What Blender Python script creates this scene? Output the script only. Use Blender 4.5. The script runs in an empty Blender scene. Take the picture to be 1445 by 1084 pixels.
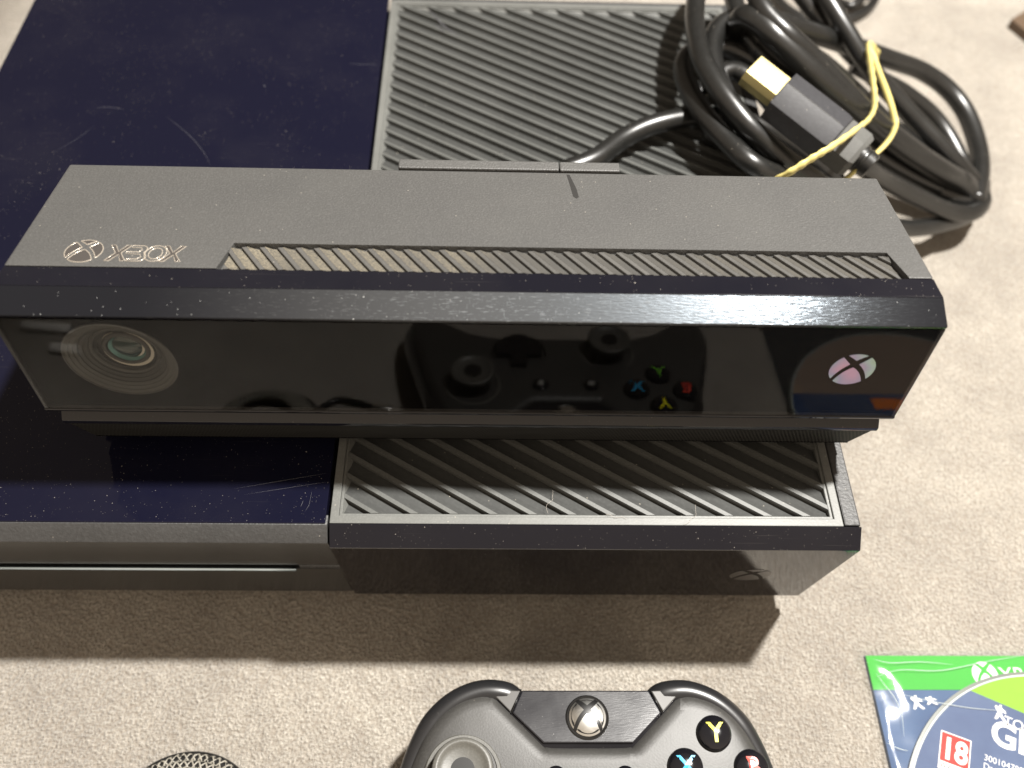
import bpy, bmesh, math, random
from mathutils import Vector, Matrix
import mathutils.geometry as mgeo
random.seed(7)
sc = bpy.context.scene
COL = sc.collection
MM = 0.001                      # everything below is authored in millimetres

# ------------------------------------------------------------------ camera
CX, CY, CZ = 49.11, -114.51, 329.08
PITCH, YAW, ROLL, FPX = math.radians(56.217), math.radians(2.8236), math.radians(2.963), 1239.9
cp, sp, cy, sy = math.cos(PITCH), math.sin(PITCH), math.cos(YAW), math.sin(YAW)
FWD = Vector((sy*cp, cy*cp, -sp)); RT0 = Vector((cy, -sy, 0)); UP0 = RT0.cross(FWD)
RT = math.cos(ROLL)*RT0 + math.sin(ROLL)*UP0
UPV = -math.sin(ROLL)*RT0 + math.cos(ROLL)*UP0
cam = bpy.data.objects.new('camera', bpy.data.cameras.new('camera')); COL.objects.link(cam)
M = Matrix((RT, UPV, -FWD)).transposed().to_4x4(); M.translation = Vector((CX, CY, CZ))*MM
cam.matrix_world = M
cam.data.sensor_width = 36; cam.data.lens = FPX/1445*36
cam.data.clip_start = .01; cam.data.clip_end = 50
cam.data.dof.use_dof = True; cam.data.dof.focus_distance = .268; cam.data.dof.aperture_fstop = 9.0
sc.camera = cam

def at(px, py, z):              # photograph pixel + height above the carpet (mm) -> point in the place
    d = (px-722.5)/FPX*RT - (py-542)/FPX*UPV + FWD
    t = (z-CZ)/d.z
    return Vector((CX, CY, CZ)) + d*t

# ------------------------------------------------------------------ light
w = bpy.data.worlds.new('World'); sc.world = w; w.use_nodes = True
bg = w.node_tree.nodes['Background']; bg.inputs[0].default_value = (0.208, 0.170, 0.132, 1); bg.inputs[1].default_value = 2.5
# the room: warm lit walls on the viewer's side, dim room beyond the console
wt = w.node_tree; wtc = wt.nodes.new('ShaderNodeTexCoord'); wsx = wt.nodes.new('ShaderNodeSeparateXYZ'); wmr = wt.nodes.new('ShaderNodeMapRange')
wt.links.new(wtc.outputs['Generated'], wsx.inputs[0]); wt.links.new(wsx.outputs[1], wmr.inputs[0])
wmr.inputs[1].default_value = -1; wmr.inputs[2].default_value = 1; wmr.inputs[3].default_value = 4.6; wmr.inputs[4].default_value = .25
wt.links.new(wmr.outputs[0], bg.inputs[1])
lamp = bpy.data.lights.new('ceiling_spot', 'SPOT'); lamp.spot_size = math.radians(68); lamp.spot_blend = .16; lamp.energy = 150; lamp.shadow_soft_size = .027; lamp.color = (1.0, .965, .91)
lo = bpy.data.objects.new('ceiling_spot', lamp); lo.location = (.420, .200, 1.100); COL.objects.link(lo)
sc.view_settings.view_transform = 'Standard'; sc.view_settings.look = 'None'; sc.view_settings.exposure = 0; sc.view_settings.gamma = 1
sc.render.engine = 'CYCLES'
sc.cycles.max_bounces = 10; sc.cycles.transparent_max_bounces = 12

# ------------------------------------------------------------------ materials
class NT:
    def __init__(s, name):
        s.m = bpy.data.materials.new(name); s.m.use_nodes = True; s.t = s.m.node_tree
        s.n = s.t.nodes; s.l = s.t.links; s.b = s.n['Principled BSDF']
        s.tc = s.n.new('ShaderNodeTexCoord')
    def add(s, t, **k):
        n = s.n.new(t)
        for a, v in k.items(): setattr(n, a, v)
        return n
    def mapping(s, scale=(1, 1, 1), rot=(0, 0, 0)):
        g = s.add('ShaderNodeNewGeometry')
        mp = s.add('ShaderNodeMapping'); mp.inputs['Scale'].default_value = scale; mp.inputs['Rotation'].default_value = rot
        s.l.new(g.outputs['Position'], mp.inputs['Vector']); return mp.outputs[0]
    def noise(s, vec, scale, detail=3, rough=.5):
        n = s.add('ShaderNodeTexNoise'); n.inputs['Scale'].default_value = scale; n.inputs['Detail'].default_value = detail
        n.inputs['Roughness'].default_value = rough; s.l.new(vec, n.inputs['Vector']); return n.outputs['Fac']
    def ramp(s, fac, a, b, ca=(0, 0, 0, 1), cb=(1, 1, 1, 1)):
        r = s.add('ShaderNodeValToRGB'); e = r.color_ramp.elements
        e[0].position = a; e[1].position = b; e[0].color = ca; e[1].color = cb
        s.l.new(fac, r.inputs[0]); return r.outputs[0]
    def math(s, op, a, b=None):
        n = s.add('ShaderNodeMath', operation=op)
        for i, v in enumerate((a, b)):
            if v is None: continue
            if isinstance(v, (int, float)): n.inputs[i].default_value = v
            else: s.l.new(v, n.inputs[i])
        return n.outputs[0]
    def mix(s, fac, a, b):
        n = s.add('ShaderNodeMixRGB')
        for i, v in enumerate((fac, a, b)):
            if isinstance(v, (int, float)): n.inputs[i].default_value = v
            elif isinstance(v, tuple): n.inputs[i].default_value = v
            else: s.l.new(v, n.inputs[i])
        return n.outputs[0]
    def bump(s, h, strength, dist):
        n = s.add('ShaderNodeBump'); n.inputs['Strength'].default_value = strength; n.inputs['Distance'].default_value = dist
        s.l.new(h, n.inputs['Height']); s.l.new(n.outputs[0], s.b.inputs['Normal']); return n
    def set(s, **k):
        for a, v in k.items():
            i = s.b.inputs[a.replace('_', ' ')]
            if isinstance(v, (int, float, tuple)): i.default_value = v
            else: s.l.new(v, i)

def rgb(r, g, b): return (r, g, b, 1)

def specks(t, dens=900, size=.10, keep=.72, seed=0.0):
    """dust: few random cells of a voronoi carry a small pale grain"""
    v = t.add('ShaderNodeTexVoronoi'); v.inputs['Scale'].default_value = dens; v.inputs['Randomness'].default_value = 1
    t.l.new(t.mapping((1, 1, 1), (seed, 0, 0)), v.inputs['Vector'])
    near = t.math('LESS_THAN', v.outputs['Distance'], size)
    sep = t.add('ShaderNodeSeparateColor'); t.l.new(v.outputs['Color'], sep.inputs[0])
    k = t.math('GREATER_THAN', sep.outputs[0], keep)
    return t.math('MULTIPLY', near, k)

def scratches(t, rotz, sc_=(60, 1400, 60), lo_=.70, seed=0):
    mp = t.mapping(sc_, (0, 0, rotz))
    n = t.noise(mp, 1, 2, .4)
    return t.ramp(n, lo_, lo_+.05)

def plastic_gloss(name, col, rough=.07, dust=.55, wear_sheen=0.0, spec=.5):
    t = NT(name)
    d1 = specks(t, 330, .062, .90); d2 = specks(t, 900, .11, .86, .7)
    d = t.math('MAXIMUM', d1, d2)
    haze = t.ramp(t.noise(t.mapping(), 22, 4, .6), .45, .75)
    s1 = scratches(t, .5, (30, 2200, 60), .72); s2 = scratches(t, -1.0, (40, 1800, 60), .73)
    sc1 = t.math('MULTIPLY', t.math('MAXIMUM', s1, s2), haze)
    clump = t.ramp(t.noise(t.mapping(), 45, 3, .6), .42, .62)
    d3 = specks(t, 1500, .16, .80, 1.3)
    d = t.math('MAXIMUM', t.math('MULTIPLY', d, t.ramp(clump, 0, 1, rgb(.35, .35, .35), rgb(1, 1, 1))), t.math('MULTIPLY', t.math('MULTIPLY', d3, clump), .45))
    f = t.math('MINIMUM', t.math('ADD', t.math('MULTIPLY', d, dust), t.math('ADD', t.math('MULTIPLY', sc1, .05+wear_sheen*.4), t.math('MULTIPLY', haze, .007))), 1.0)
    t.set(Base_Color=t.mix(f, col, rgb(.50, .46, .40)),
          Roughness=t.math('ADD', t.math('MULTIPLY', f, .6), t.math('ADD', t.math('MULTIPLY', haze, .05+wear_sheen*.12), rough)))
    t.set(IOR=1.5, Specular_IOR_Level=spec)
    if wear_sheen:
        fine = t.noise(t.mapping((500, 3500, 800), (0, 0, .6)), 1, 2, .5)
        t.bump(fine, .25*wear_sheen, .0002)
    return t.m

def plastic_matte(name, col, grain=2600, rough=.55, strength=.35, dust=.25, col2=None):
    t = NT(name)
    pos = t.mapping()
    n = t.noise(pos, grain, 2, .6); big = t.noise(pos, 35, 4, .6)
    c2 = col2 or tuple(min(1, v*1.35+.004) for v in col[:3])+(1,)
    base = t.mix(t.ramp(big, .3, .75), col, c2)
    base = t.mix(t.math('MULTIPLY', t.ramp(n, .45, .75), .35), base, tuple(min(1, v*1.9+.01) for v in col[:3])+(1,))
    d = specks(t, 480, .10, .86, .3)
    base = t.mix(t.math('MULTIPLY', d, dust), base, rgb(.55, .50, .42))
    t.set(Base_Color=base, Roughness=rough); t.bump(n, strength, .00018)
    return t.m

M_NAVY = plastic_gloss('navy_black_gloss', rgb(.0052, .0054, .0138), .06, .5, spec=.2)
M_NAVY2 = plastic_gloss('bezel_black_gloss', rgb(.0060, .0060, .0095), .07, .5, spec=.3)
M_BLACK = plastic_gloss('black_gloss', rgb(.006, .006, .008), .05, .18)
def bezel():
    t = NT('scuffed_bezel_sheen'); g = t.add('ShaderNodeNewGeometry'); sx = t.add('ShaderNodeSeparateXYZ'); t.l.new(g.outputs['Position'], sx.inputs[0])
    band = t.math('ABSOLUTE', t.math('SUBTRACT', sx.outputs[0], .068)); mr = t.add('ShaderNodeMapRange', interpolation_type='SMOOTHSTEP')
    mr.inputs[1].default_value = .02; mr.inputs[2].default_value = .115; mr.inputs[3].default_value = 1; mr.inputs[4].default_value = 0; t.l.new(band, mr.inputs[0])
    wear_sheen = mr.outputs[0]  # scuff band that also paints a pale sheen into the base colour
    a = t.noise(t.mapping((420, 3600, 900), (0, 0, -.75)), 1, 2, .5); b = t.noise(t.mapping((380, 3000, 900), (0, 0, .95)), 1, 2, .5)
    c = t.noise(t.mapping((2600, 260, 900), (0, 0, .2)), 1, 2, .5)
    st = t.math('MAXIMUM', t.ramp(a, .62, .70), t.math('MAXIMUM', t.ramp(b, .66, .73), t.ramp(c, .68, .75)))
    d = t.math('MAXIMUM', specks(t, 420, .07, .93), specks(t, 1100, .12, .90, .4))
    f = t.math('MINIMUM', t.math('ADD', t.math('MULTIPLY', d, .5), t.math('ADD', t.math('MULTIPLY', t.math('MULTIPLY', st, wear_sheen), .07), t.math('MULTIPLY', wear_sheen, .065))), 1)
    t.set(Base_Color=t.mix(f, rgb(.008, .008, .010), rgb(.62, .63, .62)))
    t.set(Roughness=t.math('ADD', .09, t.math('ADD', t.math('MULTIPLY', wear_sheen, .16), t.math('MULTIPLY', t.math('MULTIPLY', st, wear_sheen), .25))), Specular_IOR_Level=.26, Specular_Tint=rgb(.76, .88, 1))
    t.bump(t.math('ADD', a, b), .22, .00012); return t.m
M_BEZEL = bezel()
M_MATTE = plastic_matte('charcoal_grained_plastic', rgb(.058, .0572, .0555), 1700, .52, .9, col2=rgb(.067, .066, .063))
M_TRIM = plastic_matte('console_grained_plastic', rgb(.032, .032, .032), 850, .5, 1.0)
M_DARK = plastic_matte('dark_inner_plastic', rgb(.010, .010, .010), 1500, .6, .2, .05)
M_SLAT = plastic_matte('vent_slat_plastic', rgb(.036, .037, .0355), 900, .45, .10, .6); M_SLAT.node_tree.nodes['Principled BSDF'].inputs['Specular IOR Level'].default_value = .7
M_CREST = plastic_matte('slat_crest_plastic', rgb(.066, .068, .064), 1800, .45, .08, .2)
M_FRAME = plastic_matte('vent_frame_plastic', rgb(.100, .102, .096), 1800, .40, .10, .3)
M_CABLE = plastic_matte('black_cable_rubber', rgb(.0065, .0065, .006), 700, .33, .14, .35); M_CABLE.node_tree.nodes['Principled BSDF'].inputs['Specular IOR Level'].default_value = .7
M_PLUG = plastic_matte('plug_black_plastic', rgb(.022, .022, .025), 700, .45, .15, .35)
M_PLUG2 = plastic_matte('strain_relief_rubber', rgb(.060, .060, .056), 1500, .6, .2, .2)
M_PAD = plastic_matte('controller_matte_plastic', rgb(.034, .033, .031), 1500, .46, .16, .12)
M_STICK = plastic_matte('thumbstick_rubber', rgb(.070, .068, .060), 1500, .45, .15, .2)

def simple(name, col, rough=.5, metal=0, **k):
    t = NT(name); n = t.noise(t.mapping(), 400, 3, .6)
    t.set(Base_Color=t.mix(t.math('MULTIPLY', n, .35), col, tuple(v*.72 for v in col[:3])+(1,)), Roughness=rough, Metallic=metal)
    for a, v in k.items(): t.set(**{a: v})
    return t.m
M_DUSTRIB = None
def dusty():
    t = NT('dusty_rib_plastic'); pos = t.mapping()
    n = t.noise(pos, 1500, 3, .7); b = t.noise(pos, 30, 3, .5)
    f = t.math('MULTIPLY', t.ramp(n, .30, .85), t.ramp(b, .25, .7))
    # the left end of the strip has gathered more tan dust
    g = t.add('ShaderNodeNewGeometry'); sx = t.add('ShaderNodeSeparateXYZ'); t.l.new(g.outputs['Position'], sx.inputs[0])
    mr = t.add('ShaderNodeMapRange'); mr.inputs[1].default_value = -.02; mr.inputs[2].default_value = .10
    mr.inputs[3].default_value = 1.0; mr.inputs[4].default_value = .22; t.l.new(sx.outputs[0], mr.inputs[0])
    f = t.math('MULTIPLY', f, mr.outputs[0])
    t.set(Base_Color=t.mix(f, rgb(.060, .058, .054), rgb(.32, .275, .19)), Roughness=.5); t.bump(n, .2, .0001)
    return t.m
M_DUSTRIB = dusty()
M_TRIMR = plastic_matte('rib_clean_plastic', rgb(.062, .060, .056), 1700, .5, .3)
M_GOLD = simple('gold_plating', rgb(.36, .31, .15), .5, 1)
M_SILVER = simple('silver_foil', rgb(.75, .75, .72), .25, 1)
M_RUBBER = simple('yellow_rubber_band', rgb(.66, .56, .20), .5)
M_LINE = simple('logo_edge_glint', rgb(.52, .46, .38), .25, .3)
M_LOGOIN = simple('polished_logo_inlay', rgb(.060, .054, .050), .3)
M_VOID = simple('matt_inner_black', rgb(.004, .004, .004), .9, Specular_IOR_Level=0.0)
M_MIDBLK = simple('stick_well_black', rgb(.010, .010, .010), .3)
M_WHITE = simple('white_print', rgb(.82, .80, .76), .8, Specular_IOR_Level=.15)
M_RED = simple('red_print', rgb(.50, .035, .025), .8, Specular_IOR_Level=.15)
M_GREEN = simple('green_print', rgb(.045, .36, .035), .8, Specular_IOR_Level=.15)
M_LIME = simple('lime_print', rgb(.22, .43, .025), .8, Specular_IOR_Level=.15)
M_ORANGE = simple('orange_print', rgb(.80, .22, .02), .45)
M_YEL = simple('letter_yellow', rgb(.80, .75, .02), .3)
M_BLU = simple('letter_blue', rgb(.03, .36, .66), .3)
M_REDL = simple('letter_red', rgb(.75, .06, .04), .3)
M_GRNL = simple('letter_green', rgb(.20, .60, .05), .3)
M_HAIR = simple('pale_fibre', rgb(.45, .41, .36), .6)
M_SATIN = plastic_matte('satin_front_plastic', rgb(.020, .021, .022), 2200, .20, .03, .15)
M_BRIDGE = plastic_gloss('scuffed_bridge_gloss', rgb(.010, .010, .013), .17, .2, spec=.6, wear_sheen=.25)
M_SHOULDER = plastic_gloss('shoulder_satin_gloss', rgb(.013, .013, .014), .30, .15)
M_FACET = plastic_gloss('facet_glare', rgb(.045, .042, .038), .45, .1)
M_RIM = simple('clear_disc_rim', rgb(.13, .14, .12), .3)
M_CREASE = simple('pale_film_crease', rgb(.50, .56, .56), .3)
M_SLOT_GLINT = simple('slot_glint_metal', rgb(.72, .88, 1.0), .18, 1)
M_BRAID = simple('pale_braid_thread', rgb(.30, .28, .235), .45)
M_SMUDGE = simple('dark_rub_mark', rgb(.020, .019, .018), .55)
M_BROWN = simple('dark_brown_board', rgb(.10, .065, .04), .6)
M_RING = simple('lens_ring_grey', rgb(.125, .13, .13), .35)
M_RINGD = simple('lens_ring_dark', rgb(.075, .078, .078), .3)
M_SCRATCH = simple('pale_scratch', rgb(.10, .10, .11), .5)
M_LENS_GLINT = simple('lens_glint_pale', rgb(.80, .78, .70), .3, .2)
M_TEAL = simple('lens_glint_teal', rgb(.20, .42, .42), .2, .5)
M_LENS = NT('lens_glass'); M_LENS.set(Base_Color=rgb(.015, .05, .05), Roughness=.02, IOR=1.7, Coat_Weight=1.0); M_LENS = M_LENS.m

def smoked_glass():
    t = NT('smoked_front_glass'); t.n.remove(t.b)
    tr = t.add('ShaderNodeBsdfTransparent'); tr.inputs[0].default_value = rgb(.80, .79, .77)
    gl = t.add('ShaderNodeBsdfGlossy'); gl.inputs['Roughness'].default_value = .014; gl.inputs['Color'].default_value = rgb(.54, .54, .54)
    fr = t.add('ShaderNodeFresnel'); fr.inputs[0].default_value = 1.5
    gb_ = t.add('ShaderNodeNewGeometry'); fac = t.math('MULTIPLY', t.math('MULTIPLY', fr.outputs[0], .9), t.math('SUBTRACT', 1, gb_.outputs['Backfacing']))
    mx = t.add('ShaderNodeMixShader'); t.l.new(fac, mx.inputs[0]); t.l.new(tr.outputs[0], mx.inputs[1]); t.l.new(gl.outputs[0], mx.inputs[2])
    t.l.new(mx.outputs[0], t.n['Material Output'].inputs[0]); return t.m
M_SMOKE = smoked_glass()

def film():
    t = NT('clear_sleeve_film'); t.n.remove(t.b)
    tr = t.add('ShaderNodeBsdfTransparent'); tr.inputs[0].default_value = rgb(.93, .93, .93)
    gl = t.add('ShaderNodeBsdfGlossy'); gl.inputs['Roughness'].default_value = .09
    n1 = t.noise(t.mapping((14, 30, 14), (0, 0, .5)), 1.2, 1, .4)
    bp = t.add('ShaderNodeBump'); bp.inputs['Strength'].default_value = .7; bp.inputs['Distance'].default_value = .003
    t.l.new(n1, bp.inputs['Height']); t.l.new(bp.outputs[0], gl.inputs['Normal'])
    fr = t.add('ShaderNodeFresnel'); fr.inputs[0].default_value = 1.6; t.l.new(bp.outputs[0], fr.inputs['Normal'])
    df = t.add('ShaderNodeBsdfDiffuse'); df.inputs[0].default_value = rgb(.7, .72, .75)
    m0 = t.add('ShaderNodeMixShader'); m0.inputs[0].default_value = .045
    t.l.new(tr.outputs[0], m0.inputs[1]); t.l.new(df.outputs[0], m0.inputs[2])
    mx = t.add('ShaderNodeMixShader'); t.l.new(t.math('MULTIPLY', fr.outputs[0], .55), mx.inputs[0]); t.l.new(m0.outputs[0], mx.inputs[1]); t.l.new(gl.outputs[0], mx.inputs[2])
    t.l.new(mx.outputs[0], t.n['Material Output'].inputs[0]); return t.m
M_FILM = film()

def cover_print():
    t = NT('blue_grey_cover_print'); n = t.noise(t.mapping(), 28, 5, .6)
    t.set(Base_Color=t.ramp(n, .3, .75, rgb(.028, .058, .14), rgb(.085, .14, .25)), Roughness=.8, Specular_IOR_Level=.15); return t.m
M_COVER = cover_print()
def disc_print():
    t = NT('blue_disc_print'); n = t.noise(t.mapping(), 30, 6, .65)
    t.set(Base_Color=t.ramp(n, .3, .72, rgb(.036, .062, .145), rgb(.080, .12, .22)), Roughness=.6, Specular_IOR_Level=.2); return t.m
M_DISC = disc_print()
def iri():
    t = NT('iridescent_disc_rim'); lw = t.add('ShaderNodeTexNoise'); lw.inputs['Scale'].default_value = 60
    t.l.new(t.mapping(), lw.inputs['Vector'])
    hs = t.add('ShaderNodeHueSaturation'); hs.inputs['Color'].default_value = rgb(.60, .50, .42)
    t.l.new(t.math('MULTIPLY', lw.outputs[0], 2.0), hs.inputs['Hue']); t.l.new(hs.outputs[0], t.b.inputs['Base Color'])
    t.set(Metallic=.6, Roughness=.25); return t.m
M_IRI = iri()
def grille():
    t = NT('perforated_grille'); v = t.add('ShaderNodeTexVoronoi', voronoi_dimensions='2D'); v.inputs['Scale'].default_value = 1; v.inputs['Randomness'].default_value = 0
    sx = t.add('ShaderNodeSeparateXYZ'); t.l.new(t.mapping((880, 1, 760)), sx.inputs[0])
    cb = t.add('ShaderNodeCombineXYZ'); t.l.new(t.math('ADD', sx.outputs[0], t.math('MULTIPLY', sx.outputs[2], .5)), cb.inputs[0]); t.l.new(sx.outputs[2], cb.inputs[1])
    t.l.new(cb.outputs[0], v.inputs['Vector'])
    h = t.math('LESS_THAN', v.outputs['Distance'], .34)
    t.set(Base_Color=t.mix(h, rgb(.032, .032, .030), rgb(.001, .001, .001)), Roughness=.6, Specular_IOR_Level=.15)
    inv = t.math('SUBTRACT', 1, h); t.bump(inv, 1, .0004); return t.m
M_GRILLE = grille()
def carpet():
    t = NT('beige_short_pile_carpet'); pos = t.mapping()
    wn = t.add('ShaderNodeTexNoise'); wn.inputs['Scale'].default_value = 500; t.l.new(pos, wn.inputs['Vector'])
    loops = t.add('ShaderNodeTexVoronoi'); loops.inputs['Scale'].default_value = 780; t.l.new(t.mapping((1, 1, .6)), loops.inputs['Vector'])
    n1 = t.noise(pos, 950, 4, .7); n2 = t.noise(pos, 13, 5, .62); n3 = t.noise(pos, 130, 4, .65)
    n4 = t.noise(pos, 42, 5, .7); n5 = t.noise(t.mapping((260, 1500, 260), (0, 0, .9)), 1, 3, .6); n6 = t.noise(t.mapping((1500, 320, 260), (0, 0, .35)), 1, 3, .6)
    fib = t.math('MAXIMUM', n5, n6)
    base = t.ramp(n2, .36, .66, rgb(.40, .368, .325), rgb(.68, .63, .545))
    base = t.mix(t.math('MULTIPLY', t.ramp(n4, .44, .66), .70), base, rgb(.33, .30, .265))
    base = t.mix(t.math('MULTIPLY', t.ramp(n1, .36, .62, rgb(1, 1, 1), rgb(0, 0, 0)), .85), base, rgb(.20, .17, .135))
    base = t.mix(t.math('MULTIPLY', t.ramp(fib, .52, .74), .45), base, rgb(.86, .80, .70))
    base = t.mix(t.math('MULTIPLY', t.ramp(n3, .5, .78), .45), base, rgb(.35, .31, .265))
    base = t.mix(t.math('MULTIPLY', t.ramp(loops.outputs['Distance'], .35, .85), .45), base, rgb(.30, .25, .195))
    t.set(Base_Color=base, Roughness=.95, Sheen_Weight=.25, Specular_IOR_Level=.1)
    h = t.math('ADD', t.math('SUBTRACT', t.math('MULTIPLY', n1, 1.4), loops.outputs['Distance']), t.math('MULTIPLY', fib, 1.0))
    t.bump(h, 1.0, .0011); return t.m
M_CARPET = carpet()

# ------------------------------------------------------------------ helpers
ORG = {}
def prop(o, label=None, cat=None, group=None, kind=None):
    for k, v in (('label', label), ('category', cat), ('group', group), ('kind', kind)):
        if v: o[k] = v
def thing(name, org, label, cat, group=None):
    o = bpy.data.objects.new(name, None); COL.objects.link(o); o.empty_display_size = .01
    o.location = Vector(org)*MM; ORG[o] = Vector(org); prop(o, label, cat, group); return o
def link_mesh(name, me, mat, parent=None, org=None):
    if mat and not me.materials: me.materials.append(mat)
    o = bpy.data.objects.new(name, me); COL.objects.link(o)
    if parent is not None: o.parent = parent; ORG[o] = ORG[parent]
    else: ORG[o] = Vector(org or (0, 0, 0)); o.location = ORG[o]*MM
    return o
def mesh(name, V, F, mat, parent=None, org=None, smooth=False, bevel=0, seg=2, angle=35, label=None):
    og = ORG[parent] if parent is not None else Vector(org or (0, 0, 0))
    me = bpy.data.meshes.new(name); me.from_pydata([tuple((Vector(v)-og)*MM) for v in V], [], F)
    bm = bmesh.new(); bm.from_mesh(me); bmesh.ops.recalc_face_normals(bm, faces=bm.faces)
    if bevel:
        ed = [e for e in bm.edges if len(e.link_faces) == 2 and e.calc_face_angle(0) > math.radians(angle)]
        bmesh.ops.bevel(bm, geom=ed, offset=bevel*MM, segments=seg, profile=.6, affect='EDGES', clamp_overlap=True)
    bm.to_mesh(me); bm.free()
    if smooth or bevel:
        me.polygons.foreach_set('use_smooth', [True]*len(me.polygons))
        if not smooth or smooth == 'auto': me.set_sharp_from_angle(angle=math.radians(40 if smooth else 13))
    o = link_mesh(name, me, mat, parent, org)
    if label: o['label'] = label
    return o
def box_vf(a, b):
    (x0, y0, z0), (x1, y1, z1) = a, b
    V = [(x0, y0, z0), (x1, y0, z0), (x1, y1, z0), (x0, y1, z0), (x0, y0, z1), (x1, y0, z1), (x1, y1, z1), (x0, y1, z1)]
    return V, [(0, 3, 2, 1), (4, 5, 6, 7), (0, 1, 5, 4), (1, 2, 6, 5), (2, 3, 7, 6), (3, 0, 4, 7)]
def box(name, a, b, mat, parent=None, bevel=.3, **k):
    V, F = box_vf(a, b); return mesh(name, V, F, mat, parent, bevel=bevel, **k)
def extrude_x(name, prof, xa, xb, mat, parent, bevel=.3, **k):
    k.setdefault('angle', 12)
    """prof: list of (y,z) or (y,z,dx): dx widens that row at either end; xa/xb ends"""
    n = len(prof); V = []
    for s, x in ((-1, xa), (1, xb)):
        for p in prof: V.append((x+s*(p[2] if len(p) > 2 else 0), p[0], p[1]))
    F = [tuple(range(n)), tuple(range(2*n-1, n-1, -1))]+[(i, (i+1) % n, n+(i+1) % n, n+i) for i in range(n)]
    return mesh(name, V, F, mat, parent, bevel=bevel, **k)
def catmull(P, n=8, closed=False):
    P = [Vector(p) for p in P]; out = []; N = len(P)
    rng = range(N) if closed else range(N-1)
    for i in rng:
        g = lambda j: P[j % N] if closed else P[max(0, min(N-1, j))]
        a, b, c, d = g(i-1), g(i), g(i+1), g(i+2)
        for k in range(n):
            t = k/n
            out.append(.5*((2*b)+(-a+c)*t+(2*a-5*b+4*c-d)*t*t+(-a+3*b-3*c+d)*t**3))
    if not closed: out.append(P[-1])
    return out
def frames(pts):
    T = []
    for i in range(len(pts)):
        T.append((pts[min(i+1, len(pts)-1)]-pts[max(i-1, 0)]).normalized())
    N = T[0].orthogonal().normalized(); res = []
    for t in T:
        N = (N-t*N.dot(t)).normalized(); res.append((t, N, t.cross(N)))
    return res
def tube_vf(pts, r, seg=14, flat=1.0, closed=False):
    fr = frames(pts); V = []; F = []
    for i, (p, (t, a, b)) in enumerate(zip(pts, fr)):
        rr = r(i/(len(pts)-1)) if callable(r) else r
        for k in range(seg):
            q = 2*math.pi*k/seg; V.append(p+rr*(math.cos(q)*a+flat*math.sin(q)*b))
    n = len(pts)
    for i in range(n-1):
        for k in range(seg):
            F.append((i*seg+k, i*seg+(k+1) % seg, (i+1)*seg+(k+1) % seg, (i+1)*seg+k))
    F.append(tuple(range(seg))[::-1]); F.append(tuple((n-1)*seg+k for k in range(seg)))
    return V, F
def tube(name, pts, r, mat, parent=None, seg=14, flat=1.0, **k):
    V, F = tube_vf(pts, r, seg, flat); return mesh(name, V, F, mat, parent, smooth=True, **k)
def lathe(name, c, prof, mat, parent, seg=40, axis=None, cap=True, **k):
    """prof (r,h) around axis at c"""
    ax = Vector(axis or (0, 0, 1)).normalized(); u = ax.orthogonal().normalized()
    if abs(ax.z) > .99: u = Vector((1, 0, 0))
    v = ax.cross(u); c = Vector(c); V = []; F = []
    for r, h in prof:
        for i in range(seg):
            q = 2*math.pi*i/seg; V.append(c+ax*h+r*(math.cos(q)*u+math.sin(q)*v))
    for j in range(len(prof)-1):
        for i in range(seg): F.append((j*seg+i, j*seg+(i+1) % seg, (j+1)*seg+(i+1) % seg, (j+1)*seg+i))
    if cap: F.append(tuple((len(prof)-1)*seg+i for i in range(seg)))
    return mesh(name, V, F, mat, parent, smooth='auto', **k)
def clip_poly(poly, f):         # keep f(p)>=0
    out = []
    for i in range(len(poly)):
        a, b = poly[i], poly[(i+1) % len(poly)]; fa, fb = f(a), f(b)
        if fa >= 0: out.append(a)
        if (fa >= 0) != (fb >= 0):
            t = fa/(fa-fb); out.append((a[0]+(b[0]-a[0])*t, a[1]+(b[1]-a[1])*t))
    return out
def slat_mesh(name, rect, K, u0, segs, top, bottom, mat, parent, mat2=None):
    """one louvre: rect (x0,y0,x1,y1) cut by the strip u0..; u=x+K*y; segs [(du,h)..]; top(x,y,h)->point"""
    x0, y0, x1, y1 = rect; V = []; F = []; MI = []
    for (ua, ha, mi), (ub, hb, _) in zip(segs[:-1], segs[1:]):
        if ub-ua < 1e-6: continue
        p = [(x0, y0), (x1, y0), (x1, y1), (x0, y1)]
        p = clip_poly(p, lambda q: q[0]+K*q[1]-(u0+ua))
        if len(p) > 2: p = clip_poly(p, lambda q: (u0+ub)-(q[0]+K*q[1]))
        if len(p) < 3: continue
        n = len(p); b = len(V)
        for q in p:
            u = q[0]+K*q[1]-u0; h = ha+(hb-ha)*(u-ua)/(ub-ua); V.append(top(q[0], q[1], h))
        for q in p: V.append(top(q[0], q[1], bottom))
        F.append(tuple(range(b, b+n))); F.append(tuple(range(b+2*n-1, b+n-1, -1)))
        for i in range(n): F.append((b+i, b+(i+1) % n, b+n+(i+1) % n, b+n+i))
        MI += [mi]*(n+2)
    if not V: return None
    o = mesh(name, V, F, mat, parent)
    if mat2: o.data.materials.append(mat2); o.data.polygons.foreach_set('material_index', MI)
    return o
def plate(name, polys, place, h0, h1, mat, parent, bevel=0, **k):
    """extruded 2-D polygons; place(x,y,h)->point"""
    V = []; F = []
    for p in polys:
        n = len(p); b = len(V)
        V += [place(q[0], q[1], h1) for q in p]+[place(q[0], q[1], h0) for q in p]
        F.append(tuple(range(b, b+n))); F.append(tuple(range(b+2*n-1, b+n-1, -1)))
        F += [(b+i, b+(i+1) % n, b+n+(i+1) % n, b+n+i) for i in range(n)]
    return mesh(name, V, F, mat, parent, bevel=bevel, **k)
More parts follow.
